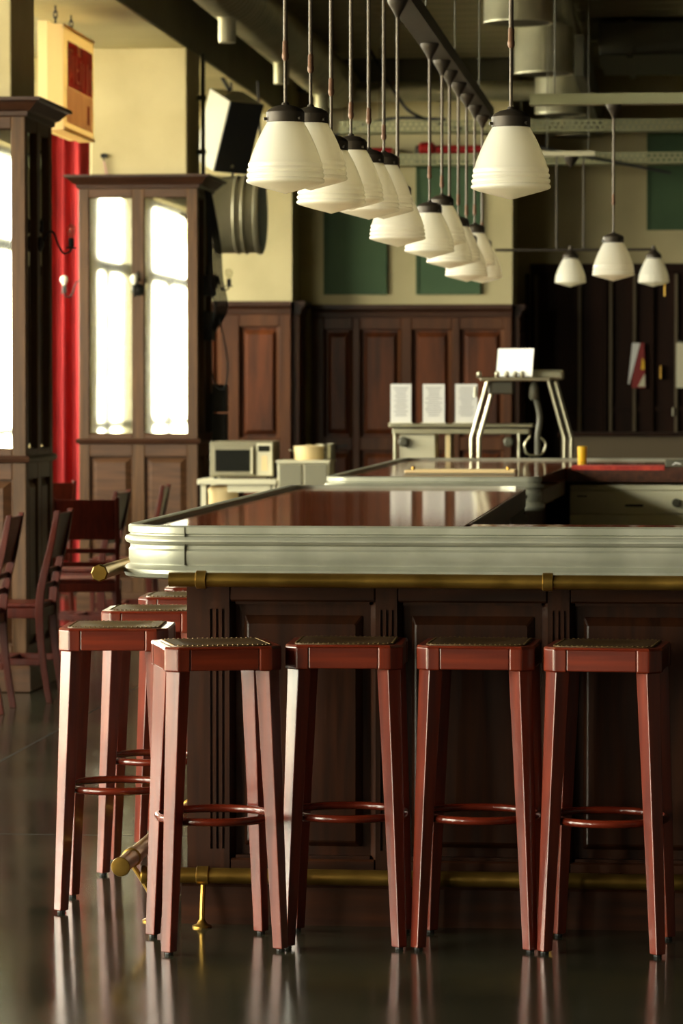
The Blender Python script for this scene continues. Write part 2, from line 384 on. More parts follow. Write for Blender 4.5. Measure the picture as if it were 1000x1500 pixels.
# ------------------------------------------------------------------ the bar: two counters with a gangway between
ZT = 1.07
PROF = [(-.034, 1.052), (-.034, 1.068), (-.030, 1.070), (-.004, 1.070), (.001, 1.066), (.001, 1.050), (-.004, 1.047), (-.004, 1.044), (.001, 1.042),
        (.006, 1.040), (.010, 1.034), (.010, 1.029), (.006, 1.023), (.001, 1.021), (-.004, 1.018), (-.004, 1.010), (.000, 1.004), (.000, .978), (-.003, .972), (-.003, .967),
        (.006, .963), (.013, .955), (.014, .945), (.009, .935), (.0, .931), (-.05, .931), (-.05, 1.052)]
def path(pts):
    """polyline with outward (right-hand of travel reversed) normals"""
    out = []; n = len(pts)
    for i, (x, y) in enumerate(pts):
        a = pts[max(i-1, 0)]; b = pts[min(i+1, n-1)]
        tx, ty = b[0]-a[0], b[1]-a[1]; L = math.hypot(tx, ty)
        out.append((x, y, -ty/L, tx/L))
    return out
def straight(x0, y0, x1, y1, n=2): return [(x0+(x1-x0)*i/n, y0+(y1-y0)*i/n) for i in range(n+1)]
XL, YF, Y1E = -1.453, 8.74, 12.6
r = .172
pf = straight(1.2, YF, XL+r+.0, YF, 8)[:-1]
corner = arc(XL+r, YF+r, r, 270, 180, 12)
pl_ = straight(XL, YF+r, XL, Y1E-.1, 4)[1:-1]
corner2 = arc(XL+.1, Y1E-.1, .1, 180, 90, 8)
pe = straight(XL+.1, Y1E, -.69, Y1E, 3)[1:-1]
corner3 = arc(-.675, Y1E-.10, .10, 90, 0, 8)
P1 = [(1.2, YF)] + pf[1:] + corner + pl_ + corner2 + pe + corner3
# travel runs right -> left -> back, so the outward side lies to the left of travel
def outward(pts): return path(pts)
bar1 = thing('bar_counter', 'nearer bar counter with dark panelled front, tin edge and red-brown varnished top', 'bar counter', (0, 0, 0))
e1 = MB().sweep(outward(P1), PROF).build('metal_edge', 'zinc', bar1, smooth=32)
for x in (XL+r, ):
    MB().box(x-.001, x+.001, YF-.003, YF+.01, .968, 1.066).build('edge_joint', 'dark_grey', bar1)
def topslab(poly, nm, par):
    return MB().prism(poly, .995, 1.059, 'z').build(nm, 'top', par, bevel=.002, seg=1)
inset = .033
L_poly = [(-.578, YF+inset)] + [(XL+r+(r-inset)*math.cos(R(a)), YF+r+(r-inset)*math.sin(R(a))) for a in range(270, 179, -9)] + \
         [(XL+inset, Y1E-.1)] + [(XL+.1+(.1-inset)*math.cos(R(a)), Y1E-.1+(.1-inset)*math.sin(R(a))) for a in range(171, 89, -9)] + [(-.675, Y1E-inset), (-.608, Y1E-.1), (-.578, Y1E-.13)]
topslab(L_poly, 'worktop', bar1)
topslab([(1.2, YF+inset), (-.574, YF+inset), (-.562, 9.2), (1.2, 9.2)], 'worktop', bar1)
MB().box(-.578, -.570, 9.21, Y1E-.12, .993, 1.0585).build('edge_strip', 'top_edge', bar1, bevel=.002, seg=1)
# panelled front
BF = 8.98
MB().box(-1.29, 1.15, BF+.035, 9.15, .09, .994).box(-1.29, -.63, 9.15, Y1E-.13, .09, .994).build('carcass', 'panel', bar1)
STC = [-.7785, -.3235, .1315, .5865, 1.0415]
def fluted(xa, xb, fl_):
    g, d = .0035, .007
    poly = [(xa, BF+.034), (xa, BF)]
    for c in fl_: poly += [(c-g, BF), (c-g, BF+d), (c+g, BF+d), (c+g, BF)]
    poly += [(xb, BF), (xb, BF+.034)]
    q = MB(); q.prism(poly, .20, .84, 'z'); q.box(xa, xb, BF, BF+.034, .12, .20); q.box(xa, xb, BF, BF+.034, .84, .93)
    return q.build('pilaster', 'panel', bar1, label='dark stile carved with three flutes')
fluted(-1.31, -1.197, [-1.245, -1.229, -1.213])
for c in STC: fluted(c-.0285, c+.0285, [c-.012, c+.003, c+.018])
open_ = [-1.197] + [v for c in STC for v in (c-.0285, c+.0285)]
for k in range(0, len(open_)-1, 2):
    xa, xb = open_[k], open_[k+1]
    MB().box(xa, xb, BF+.001, BF+.034, .86, .93).build('rail', 'panel_h', bar1, bevel=.005, seg=1)
    MB().box(xa, xb, BF+.001, BF+.034, .12, .175).build('rail', 'panel_h', bar1, bevel=.005, seg=1)
    MB().loft([[(xa+.035, BF+.034, .205), (xb-.035, BF+.034, .205), (xb-.035, BF+.034, .825), (xa+.035, BF+.034, .825)],
               [(xa+.047, BF+.018, .22), (xb-.055, BF+.018, .22), (xb-.055, BF+.018, .80), (xa+.047, BF+.018, .80)]]).build('panel', 'panel', bar1, bevel=.003, seg=1)
    # moulding inside the frame
    mo = MB()
    mo.prism([(xa, BF+.002), (xa+.014, BF+.034), (xa, BF+.034)], .175, .86, 'z'); mo.prism([(xb, BF+.002), (xb, BF+.034), (xb-.016, BF+.034)], .175, .86, 'z')
    mo.box(xa+.015, xb-.017, BF+.012, BF+.034, .852, .86); mo.box(xa+.015, xb-.017, BF+.012, BF+.034, .175, .183)
    mo.build('moulding', 'panel', bar1)
MB().prism([(BF-.012, 0), (BF+.03, 0), (BF+.03, .12), (BF+.0, .12), (BF-.012, .10)], -1.325, 1.15, 'x').build('plinth', 'panel_h', bar1)
MB().box(-1.31, -1.29, BF+.035, Y1E-.1, .1, .93).build('end_board', 'panel', bar1)
MB().box(-1.325, -1.31, BF+.03, Y1E-.1, 0, .1).build('plinth', 'panel_h', bar1)
for k in range(8):
    y = BF+.1+k*.45
    if y+.1 < Y1E-.1: MB().box(-1.325, -1.31, y, y+.07, .1, .93).build('pilaster', 'panel', bar1)

# second counter behind the gangway
Y2F, Y2E = 13.83, 17.72
P2 = arc(-.63, Y2F+.06, .06, 0, -90, 6) + straight(-.63, Y2F, XL+.1, Y2F, 3)[1:-1] + arc(XL+.1, Y2F+.1, .1, 270, 180, 8) + straight(XL, Y2F+.1, XL, Y2E-.1, 3)[1:-1] + arc(XL+.1, Y2E-.1, .1, 180, 90, 8) + straight(XL+.1, Y2E, 1.2, Y2E, 4)[1:]
bar2 = thing('bar_counter', 'farther bar counter beyond the gangway, tin edged, carrying the tap stand', 'bar counter', (0, 0, 0))
MB().sweep(outward(P2), PROF).build('metal_edge', 'zinc', bar2, smooth=32)
topslab([(-.60, Y2F+inset), (XL+.1, Y2F+inset), (XL+inset, Y2F+.1), (XL+inset, Y2E-.1), (XL+.1, Y2E-inset), (1.2, Y2E-inset), (1.2, 16.1), (-.548, 16.1)], 'worktop', bar2)
MB().box(-1.29, -.64, Y2F+.12, Y2E-.2, 0, .994).build('carcass', 'panel', bar2)
MB().box(-.64, 1.15, 17.1, Y2E-.2, 0, .994).build('carcass', 'panel', bar2)
MB().add([(-.606, Y2F+.07, .93), (-.552, 16.09, .93), (-.546, 16.09, 1.0), (-.600, Y2F+.07, 1.0), (-.62, Y2F+.07, .93), (-.566, 16.09, .93), (-.56, 16.09, 1.0), (-.614, Y2F+.07, 1.0)],
         [(0, 1, 2, 3), (4, 7, 6, 5), (0, 3, 7, 4), (1, 5, 6, 2), (3, 2, 6, 7), (0, 4, 5, 1)]).build('edge_strip', 'top_edge', bar2)
MB().box(-.54, 1.2, 16.09, 16.099, .99, 1.0585).build('edge_strip', 'top_edge', bar2)
MB().box(-.57, 1.2, 9.201, 9.209, .99, 1.0585).build('edge_strip', 'top_edge', bar1)
# ---- brass rails
def hand_rail(label, pts, rad, collars, ends, brackets):
    t = thing('brass_hand_rail', label, 'rail')
    MB().tube(pts, rad, 16).build('tube', 'brass', t, smooth=40)
    for p, d in collars:
        d = Vector(d); p = Vector(p)
        MB().tube([p-d*.014, p-d*.012, p+d*.012, p+d*.014], [rad*1.08, rad*1.28, rad*1.28, rad*1.08], 16).build('collar', 'brass', t, smooth=40)
    for p, d, n in ends:
        d = Vector(d); p = Vector(p)
        MB().tube([p, p+d*.004, p+d*.022, p+d*.026], [rad*1.06, rad*1.22, rad*1.22, rad*1.05], n).build('end_cap', 'brass', t)
    for p, q in brackets: MB().tube([p, q], .010, 8).build('bracket', 'brass', t, smooth=40)
    return t
ZR = .937
hand_rail('brass hand rail along the front under the tin edge', [(-1.305, 8.63, ZR), (1.2, 8.63, ZR-.004)], .0185,
          [((-1.222, 8.63, ZR), (1, 0, 0)), ((-.338, 8.63, ZR-.001), (1, 0, 0)), ((.55, 8.63, ZR-.003), (1, 0, 0))], [],
          [((x, 8.63, ZR), (x, BF+.01, ZR-.015)) for x in (-1.222, -.338, .55)])
hand_rail('brass hand rail with faceted end cap along the left side', [(-1.487, 8.66, .952), (-1.487, 12.2, .95)], .0185,
          [((-1.487, y, .951), (0, 1, 0)) for y in (9.5, 10.7, 11.9)], [((-1.487, 8.662, .952), (0, -1, 0), 8)],
          [((-1.487, y, .951), (-1.30, y, .92)) for y in (9.5, 10.7, 11.9)])
def foot_rail(label, pts, rad, posts, ends, along):
    t = thing('brass_foot_rail', label, 'rail')
    MB().tube(pts, rad, 16).build('tube', 'brass', t, smooth=40)
    a = Vector(along)
    for (p, out) in posts:
        p = Vector(p); out = Vector(out)
        MB().tube([p-a*.017, p-a*.015, p+a*.015, p+a*.017], [rad*1.05, rad*1.2, rad*1.2, rad*1.05], 16).build('collar', 'brass', t, smooth=40)
        leg = smooth_path([p+Vector((0, 0, -rad)), p+out*.03+Vector((0, 0, -rad-.045)), p+out*.05+Vector((0, 0, -rad-.085)), Vector((p.x, p.y, .008))+out*.052])
        po = MB().tube(leg, .0072, 8).build('post', 'brass', t, smooth=40)
        f = Vector((p.x, p.y, 0))+out*.052
        MB().lathe([(.026, .0), (.026, .004), (.014, .009), (.008, .02)], 16, c=f).build('foot', 'brass', po, smooth=40)
        if abs(out.x) > .5: MB().tube(smooth_path([p+out*.045+Vector((0, 0, -rad-.06)), p+out*.09+Vector((0, 0, -rad-.03)), p+out*.15+Vector((0, 0, -rad-.02))]), .0062, 8).build('stay', 'brass', po, smooth=40)
    for p, d in ends:
        p = Vector(p); d = Vector(d)
        MB().tube([p, p+d*.012, p+d*.016, p+d*.0165], [rad*1.05, rad*1.18, rad*1.1, rad*.95], 20).build('end_cap', 'brass', t, smooth=40)
    return t
foot_rail('brass foot rail on curved posts along the bar front', [(-1.41, 8.937, .134), (1.2, 8.937, .132)], .0212,
          [((-1.262, 8.937, .134), (0, -.45, 0)), ((-.338, 8.937, .133), (0, -.45, 0)), ((.56, 8.937, .132), (0, -.45, 0))], [((-1.41, 8.937, .134), (-1, 0, 0))], (1, 0, 0))
foot_rail('brass foot rail with round end cap along the bar side', [(-1.462, 8.82, .172), (-1.462, 12.2, .17)], .022,
          [((-1.462, 9.0, .172), (1, 0, 0)), ((-1.462, 10.1, .172), (1, 0, 0)), ((-1.462, 11.3, .172), (1, 0, 0))], [((-1.462, 8.82, .172), (0, -1, 0))], (0, 1, 0))

# ------------------------------------------------------------------ bar stools
def make_stool(label):
    t = thing('bar_stool', label, 'stool', group='mahogany bar stools')
    h, ch, z0, z1 = .150, .030, .715, .770
    octo = lambda h, c: [(-h+c, -h), (h-c, -h), (h, -h+c), (h, h-c), (h-c, h), (-h+c, h), (-h, h-c), (-h, -h+c)]
    # rails on the four sides and chamfered corner blocks
    for k in range(4):
        Mx = Matrix.Rotation(R(90*k), 4, 'Z')
        MB(Mx).box(-h+.062, h-.062, -h+.002, -h+.026, z0, z1).build('rail', 'stool_rail', t, bevel=.003)
        c = .062
        MB(Mx).prism([(-h+c, -h), (-h+ch, -h), (-h, -h+ch), (-h, -h+c), (-h+.03, -h+c), (-h+c, -h+.03)], z0-.002, z1+.001, 'z').build('corner_block', 'stool', t, bevel=.004)
    fr = MB(); o = octo(h, ch); i = octo(h-.022, ch*.7)
    fr.loft([[(x, y, z1) for x, y in o], [(x, y, z1+.005) for x, y in octo(h-.003, ch)], [(x, y, z1+.005) for x, y in i], [(x, y, z1) for x, y in i]], loop=True)
    fr.build('seat_frame', 'stool_rail', t)
    rings = []
    for q, dz in ((h-.021, .0), (h-.024, .007), (h-.045, .0085), (h-.075, .005), (.04, .001)):
        rings.append([(x, y, z1+.0005+dz) for x, y in octo(q, ch*q/h*.8)])
    ls = MB().loft([[(x, y, z1-.015) for x, y in octo(h-.021, ch*.7)]]+rings).build('leather_seat', 'leather', t, smooth=50)
    nl = MB(); oc = octo(h-.027, ch*.7)
    for k in range(8):
        a, b = Vector((*oc[k], 0)), Vector((*oc[(k+1) % 8], 0)); n = max(2, round((b-a).length/.0125))
        for j in range(n):
            p = a+(b-a)*j/n
            nl.lathe([(.0038, 0), (.0030, .0018), (.0012, .0027)], 6, c=(p.x, p.y, z1+.0072))
    nl.build('nail_trim', 'nail', ls)
    for k in range(4):
        Mx = Matrix.Rotation(R(90*k), 4, 'Z')
        def sq(cx, s, z):   # square section turned 45 degrees: one face looks along the diagonal
            q = s/2; out = []
            for a, b in ((-q, -q), (q, -q), (q, q), (-q, q)):
                out.append((cx+(a-b)*.7071, cx+(a+b)*.7071, z))
            return out
        lg = MB(Mx).loft([sq(-.1425, .029, .008), sq(-.114, .044, .714)]).build('leg', 'stool', t, bevel=.0025)
        MB(Mx).lathe([(.010, 0), (.011, .004), (.009, .0085)], 10, c=(-.1425, -.1425, 0)).build('glide', 'black', lg)
    ringp = [(.148*math.cos(2*math.pi*j/40), .148*math.sin(2*math.pi*j/40), .332) for j in range(40)]
    fr_ = MB().tube(ringp, .0105, 10, loop=True).build('foot_ring', 'ring', t, smooth=60)
    for k in range(4):
        a = R(45+90*k); MB().tube([(.143*math.cos(a), .143*math.sin(a), .332), (.166*math.cos(a), .166*math.sin(a), .332)], .006, 8).build('ring_screw', 'steel', fr_)
    return t
s0 = make_stool('mahogany bar stool at the front corner of the bar, turned askew')
s0.location = (-1.187, 8.640, 0); s0.rotation_euler = (0, 0, R(17))
for lab, x, y, a in [('mahogany bar stool second from the corner along the bar front', -.858, 8.737, 1.5),
                     ('mahogany bar stool third from the corner along the bar front', -.516, 8.733, -2),
                     ('mahogany bar stool fourth from the corner, last whole one on the front', -.188, 8.700, -5),
                     ('mahogany bar stool at the bar side, foremost in the side row', -1.545, 9.27, 4),
                     ('mahogany bar stool second in the row along the bar side', -1.55, 9.99, 3),
                     ('mahogany bar stool third in the row along the bar side', -1.545, 10.66, 2),
                     ('mahogany bar stool fourth in the side row, mostly hidden', -1.545, 11.19, 3)]:
    dup(s0, lab, (x, y, 0), R(a))

# ------------------------------------------------------------------ pendant lamps in a row on a dark ceiling track
Ym = [8.585, 9.173, 9.713, 10.297, 10.883, 11.434, 11.985, 13.514, 14.206, 14.667, 15.249, 15.83, 16.454, 17.074]
Zt = [1.916, 1.959, 1.924, 1.965, 1.965, 1.994, 1.924, 1.942, 2.008, 1.942, 1.971, 1.923, 1.998, 1.955]
SHADE = [(.0, 0), (.018, .005), (.052, .014), (.085, .023), (.097, .0275), (.0995, .031), (.0985, .036), (.0948, .039), (.0975, .043), (.0985, .047), (.0965, .0505), (.0938, .0535), (.0962, .057), (.097, .061), (.0945, .0645),
         (.0930, .067), (.0942, .071), (.0945, .075), (.0920, .079), (.0902, .082), (.0868, .094), (.0815, .108), (.0752, .124), (.0680, .140), (.0605, .155), (.0530, .169), (.0475, .178), (.0455, .186)]
ORD = ['first', 'second', 'third', 'fourth', 'fifth', 'sixth', 'seventh', 'eighth', 'ninth', 'tenth', 'eleventh', 'twelfth', 'thirteenth', 'last']
def lamp(loc, ztop, label, group, coup=.15, canopy=True, flare=.03):
    t = thing('pendant_lamp', label, 'lamp', loc, 0, group)
    MB().lathe(SHADE, 40).build('shade', 'opal', t, smooth=60)
    cp_ = MB().lathe([(.044, .176), (.0485, .181), (.0485, .205), (.043, .212), (.028, .220), (.010, .224), (.008, .230)], 28).build('cap', 'cap', t, smooth=35)
    for k in range(3):
        a = R(200+120*k); MB().tube([(.046*math.cos(a), .046*math.sin(a), .188), (.056*math.cos(a), .056*math.sin(a), .188)], .004, 8).build('thumb_screw', 'cap', cp_)
    L = ztop-loc[2]
    MB().tube([(0, 0, .224), (0, 0, .224+coup)], .0042, 10).build('rod', 'rod', t, smooth=60)
    MB().tube([(0, 0, .224+coup), (0, 0, L-.02)], .0058, 10).build('rod', 'rod', t, smooth=60)
    MB().lathe([(.0055, .215+coup), (.0088, .222+coup), (.0088, .232+coup), (.0075, .234+coup), (.0075, .262+coup), (.0055, .266+coup)], 12).build('coupler', 'coupler', t, smooth=40)
    if canopy: MB().lathe([(.007, L-.062), (.012, L-.05), (.030, L-.02), (.036, L-.006), (.036, L)], 20).build('canopy', 'cap', t, smooth=40)
    return t
l0 = None
for k, (y, z) in enumerate(zip(Ym, Zt)):
    lab = 'opal glass schoolhouse pendant, %s from the front in the long row over the bar' % ORD[k] if k < 13 else 'opal glass schoolhouse pendant, last and farthest in the long row over the bar'
    lamp((-1.0, y, z), 2.79, lab, 'pendants in the long row', coup=(.12, .10, .12, .06, .09, .05, .05, .10, .04, .05, .06, .09, .05, .04)[k])
tr = thing('lamp_track', 'long dark steel lamp track running back above the bar', 'lamp track')
MB().prism([(-1.045, 2.79), (-.955, 2.79), (-.955, 2.845), (-.967, 2.845), (-.967, 2.80), (-1.033, 2.80), (-1.033, 2.845), (-1.045, 2.845)], 7.5, 17.3, 'y').build('channel', 'trackpaint', tr)
MB().box(-1.03, -.97, 7.5, 17.3, 2.80, 2.812).build('cover', 'trackpaint', tr)
for y in (8.2, 10.0, 11.7, 13.3, 15.0, 16.8):
    MB().tube([(-1, y, 2.80), (-1, y, CEIL+.03)], .0025, 6).build('hanger', 'dark_grey', tr)
lamp((-.427, 8.5, 1.893), 2.79, 'largest-looking opal pendant hanging alone over the bar front', 'pendants over the bar front', coup=.16)
tf = thing('lamp_track', 'dark lamp track across the bar front, above the lone pendant', 'lamp track')
MB().box(-.75, 1.5, 8.455, 8.545, 2.79, 2.84).build('channel', 'trackpaint', tf)
for x in (-.6, .9): MB().tube([(x, 8.5, 2.84), (x, 8.5, CEIL+.03)], .0025, 6).build('hanger', 'dark_grey', tf)
lamp((-.325, 16.0, 1.929), 2.75, 'opal pendant over the back counter, between two smaller ones', 'pendants over the back counter', coup=.14)
tb = thing('lamp_track', 'pale lamp rail crossing above the back counter', 'lamp track')
MB().prism([(15.955, 2.75), (16.045, 2.75), (16.045, 2.80), (16.035, 2.80), (16.035, 2.76), (15.965, 2.76), (15.965, 2.80), (15.955, 2.80)], -.715, 1.5, 'x').build('channel', 'tray_metal', tb)
for x in (-.6, .6): MB().tube([(x, 16, 2.755), (x, 16, CEIL+.03)], .0025, 6).build('hanger', 'dark_grey', tb)
# cross bar with two lamps
bf = thing('lamp_bar', 'thin bar fixture hung on two rods, carrying two small pendants', 'light fixture')
MB().tube([(-1.19, 21.7, 2.31), (-.17, 21.7, 2.31)], .009, 10).build('cross_bar', 'cap', bf, smooth=60)
for x in (-.80, -.63): MB().tube([(x, 21.7, 2.31), (x, 21.7, 2.9)], .006, 8).build('rod', 'cap', bf)
MB().lathe([(.007, 2.83), (.02, 2.85), (.045, 2.885), (.045, 2.9)], 16, c=(-.71, 21.7, 0)).build('canopy', 'cap', bf, smooth=40)
MB().box(-.90, -.56, 21.65, 21.75, 2.9, 2.93).build('mounting_plate', 'white', bf)
for x, zt in ((-.86, 3.775), (-.6, CEIL+.03)): MB().tube([(x, 21.7, 2.93), (x, 21.7, zt)], .0025, 6).build('hanger', 'dark_grey', bf)
for x, lab in ((-.712, 'small opal pendant at the middle of the cross bar'), (-.187, 'small opal pendant with a pull cord at the cross bar end')):
    t = thing('pendant_lamp', lab, 'lamp', (x, 21.7, 2.075), 0, 'pendants on the cross bar')
    MB().lathe(SHADE, 32).build('shade', 'opal', t, smooth=60)
    MB().lathe([(.044, .176), (.0485, .181), (.0485, .200), (.036, .214), (.012, .235), (.010, .26)], 24).build('cap', 'cap', t, smooth=35)
    if x > -.3: MB().tube([(.07, 0, .02), (.07, 0, -.06)], .005, 6).build('pull_cord', 'yellow', t, label='ochre pull cord')

# ------------------------------------------------------------------ pipes, ducts and trays under the ceiling
d1 = thing('spiral_duct', 'grey round spiral duct running back along the beam', 'duct')
prof = []; y = 12.0
while y < 26.6:
    prof += [(.172, y), (.172, y+.10), (.178, y+.108), (.178, y+.122)]; y += .13
MB().lathe(prof, 24, 'y', c=(-2.70, 0, 3.80)).build('duct_body', 'galv', d1, smooth=50)
for y in (14.7, 17.45, 20.2, 22.95, 25.5):
    MB().lathe([(.05, 3.485), (.053, 3.49), (.053, 3.62), (.085, 3.66)], 18, c=(-2.70, y, 0)).build('outlet', 'galv', d1, smooth=40)
MB().lathe([(.075, -2.75), (.075, -1.12)], 18, 'x', c=(0, 26.55, 3.74)).build('cross_pipe', 'galv', d1, smooth=40)
d2 = thing('ventilation_duct', 'silver supply duct with hanging drum outlets at upper right', 'duct')
for k, y in enumerate((15.6, 18.7, 22.1, 25.2, 27.85)):
    zb = (3.42, 3.42, 3.455, 3.445, 3.48)[k]
    do = MB().lathe([(.171, zb+.01), (.190, zb), (.192, zb+.011), (.189, zb+.018), (.189, zb+.30), (.135, zb+.31), (.135, zb+.33), (.09, zb+.34)], 36, c=(-.9, y, 0)).build('drum_outlet', 'galv', d2, smooth=35)
    MB().box(-.902, -.89, y-.1922, y-.188, zb+.02, zb+.30).build('seam', 'galv', do)
    MB().lathe([(.171, zb+.004), (.054, zb+.014)], 24, c=(-.9, y, 0)).build('diffuser', 'dark_grey', do)
    MB().box(-.86, -.80, y-.06, y+.06, zb+.30, 3.90).build('branch', 'galv', d2)
MB().lathe([(.12, 13), (.12, 28.1)], 20, 'y', c=(-.84, 0, 3.90)).build('duct_body', 'galv', d2, smooth=40)
MB().box(-.72, -.66, 22.7, 28.1, 3.50, 3.77).build('duct_body', 'dark_grey', d2)
d3 = thing('rectangular_duct', 'dark wide rectangular duct at the upper right', 'duct')
MB().box(-.60, 3.9, 24.2, 25.8, 3.78, 4.02).build('duct_body', 'dark_grey', d3, bevel=.01)
for x in (-.4, .5, 1.4, 2.3): MB().box(x, x+.04, 24.17, 25.83, 3.76, 4.03).build('flange', 'dark_grey', d3)
def cable_tray(x0, x1, y, z, lab):
    t = thing('cable_tray', lab, 'cable tray', (0, 0, 0), 0, None)
    q = MB(); h = .088
    q.box(x0, x1, y, y+.003, z, z+.018); q.box(x0, x1, y, y+.003, z+.036, z+.052); q.box(x0, x1, y, y+.003, z+.07, z+h); q.box(x0, x1, y+.003, y+.22, z, z+.004)
    n = int((x1-x0)/.045)
    for k in range(n): q.box(x0+k*.045, x0+k*.045+.022, y, y+.003, z+.018, z+.036); q.box(x0+k*.045+.02, x0+k*.045+.042, y, y+.003, z+.052, z+.07)
    q.build('perforated_side', 'tray_metal', t)
    for x in (x0+.3, x0+1.7, x0+3): MB().tube([(x, y+.15, z+.003), (x, y+.15, CEIL+.03)], .004, 6).build('hanger', 'dark_grey', t)
cable_tray(-2.62, 3.5, 26.0, 3.385, 'upper perforated steel cable tray crossing the bay')
cable_tray(-2.98, 3.5, 26.95, 3.20, 'lower perforated steel cable tray just above the green boards')
fp = thing('red_pipe', 'red pipe with thick coupling lying on the lower tray', 'pipe')
MB().tube([(-1.96, 27.05, 3.325), (-1.55, 27.05, 3.325)], .032, 12).build('tube', 'red', fp, smooth=60)
MB().lathe([(.03, -2.09), (.055, -2.07), (.055, -1.99), (.048, -1.97), (.03, -1.96)], 16, 'x', c=(0, 27.05, 3.332)).build('coupling', 'red', fp, smooth=40)
MB().lathe([(.02, -2.12), (.04, -2.11), (.04, -2.085)], 12, 'x', c=(0, 27.05, 3.32)).build('end_nut', 'dark_grey', fp)
fq = thing('red_pipe', 'short red pipe piece beside the seventh pendant rod', 'pipe')
MB().tube([(-2.52, 27.05, 3.31), (-2.30, 27.05, 3.31)], .035, 12).build('tube', 'red', fq, smooth=60)
cb = tag(MB().tube(smooth_path([(-2.40, 26.2, 4.035), (-2.2, 26.1, 3.70), (-2.0, 26.0, 3.50), (-1.5, 26.85, 3.42), (-1.0, 26.9, 3.30), (-.5, 26.9, 3.20), (-.1, 26.9, 3.12)]), .012, 6).build('cable', 'black', smooth=60), 'black cable drooping across the trays behind the rods', 'cable')
cb2 = tag(MB().tube(smooth_path([(-2.9, 26.3, 3.30), (-2.5, 26.2, 3.44), (-2.2, 26.1, 3.50), (-1.8, 26.0, 3.48)]), .012, 6).build('cable', 'black', smooth=60), 'short black cable rising to the upper tray', 'cable')
# conduit on the pillar
cd = thing('conduit', 'thin grey conduit with clips on the pillar by the speaker', 'pipe')
MB().tube([(-3.10, 22.0, 2.80), (-3.10, 22.0, 3.60)], .014, 8).build('tube', 'dark_grey', cd, smooth=60)
for z in (2.95, 3.3): MB().box(-3.14, -3.08, 21.98, 22.02, z, z+.03).build('clip', 'dark_grey', cd)

# ------------------------------------------------------------------ green boards on the walls
for lab, x0, x1, y, z0, z1 in [('green board on the wall left of the alcove middle, half hidden by lamps', -2.843, -2.377, 27.25, 2.207, 3.23),
                                ('green board on the wall nearer the alcove corner, behind the lamp rods', -2.104, -1.628, 27.25, 2.207, 3.23),
                                ('green framed board high on the dim bay wall', -.28, .53, 28.2, 2.755, 3.545)]:
    t = thing('green_board', lab, 'board')
    MB().box(x0, x1, y-.03, y-.001, z0, z1).build('face', 'green', t)
    f = MB(); e = .02
    f.box(x0-e, x0, y-.04, y-.001, z0-e, z1+e); f.box(x1, x1+e, y-.04, y-.001, z0-e, z1+e); f.box(x0, x1, y-.04, y-.001, z1, z1+e); f.box(x0, x1, y-.04, y-.001, z0-e, z0)
    f.build('frame', 'green' if y < 30 else 'black', t)

# ------------------------------------------------------------------ hanging light-box sign
sg = thing('hanging_sign', 'old cream light box sign with worn red panel hanging from the beam', 'sign', (0, 0, 0))
SX0, SX1, SY0, SY1, SZ0, SZ1 = -3.615, -3.47, 19.0, 20.0, 2.885, 3.48
def open_box(x0, x1, y0, y1, z0, z1, skip):
    f = {'-x': (3, 0, 4, 7), '+x': (1, 2, 6, 5), '-y': (0, 1, 5, 4), '+y': (2, 3, 7, 6), '-z': (0, 3, 2, 1), '+z': (4, 5, 6, 7)}
    return MB().add([(x0,y0,z0),(x1,y0,z0),(x1,y1,z0),(x0,y1,z0),(x0,y0,z1),(x1,y0,z1),(x1,y1,z1),(x0,y1,z1)], [v for k, v in f.items() if k != skip])
open_box(SX0+.055, SX1, SY0, SY1, SZ0, SZ1, '-x').build('body', 'sign_cream', sg)
open_box(SX0, SX0+.055, SY0+.01, SY1-.01, SZ0+.01, SZ1+.02, '+x').build('back_half', 'sign_cream2', sg)
def sheet(nm, mt, x, y0, y1, z0, z1, lab=None, par=sg): return MB().add([(x, y0, z0), (x, y1, z0), (x, y1, z1), (x, y0, z1)], [(0, 1, 2, 3)]).build(nm, mt, par, label=lab)
up_ = sheet('upper_panel', 'sign_red', SX1+.002, SY0+.13, SY1-.05, 3.14, SZ1-.08, 'dark red upper panel with faded lettering')
lo_ = sheet('lower_panel', 'sign_pink', SX1+.002, SY0+.10, SY1-.05, SZ0+.05, 3.138, 'faded pinkish lower panel')
for z0, z1 in ((SZ0, SZ0+.02), (SZ1-.02, SZ1)): MB().box(SX1-.005, SX1+.006, SY0, SY1, z0, z1).build('frame_bar', 'sign_cream', sg)
X = SX1+.004
# worn letter strokes, no longer legible
for y0, y1, z0, z1 in [(.18, .30, 3.345, 3.36), (.185, .205, 3.18, 3.34), (.25, .27, 3.20, 3.34), (.31, .33, 3.17, 3.33), (.40, .42, 3.19, 3.33), (.42, .48, 3.25, 3.265), (.42, .50, 3.18, 3.195),
                       (.55, .57, 3.18, 3.32), (.63, .65, 3.17, 3.31), (.76, .79, 3.15, 3.32), (.86, .88, 3.16, 3.30), (.44, .54, 3.34, 3.40)]:
    sheet('letter_stroke', 'sign_cream2', X, SY0+y0, SY0+y1, z0, z1, par=up_)
sheet('paint_patch', 'sign_red', X, SY0+.76, SY0+.84, 2.97, 3.08, par=lo_)
for y in (SY0+.12, SY0+.62):
    q = MB()
    for k in range(3):
        z = 3.485+k*.037
        q.tube([(-3.535+(.010*math.cos(a) if k % 2 else 0), y+(0 if k % 2 else .010*math.cos(a)), z+.02+.026*math.sin(a)) for a in [2*math.pi*j/12 for j in range(12)]], .004, 6, loop=True)
    q.build('chain', 'iron', sg)

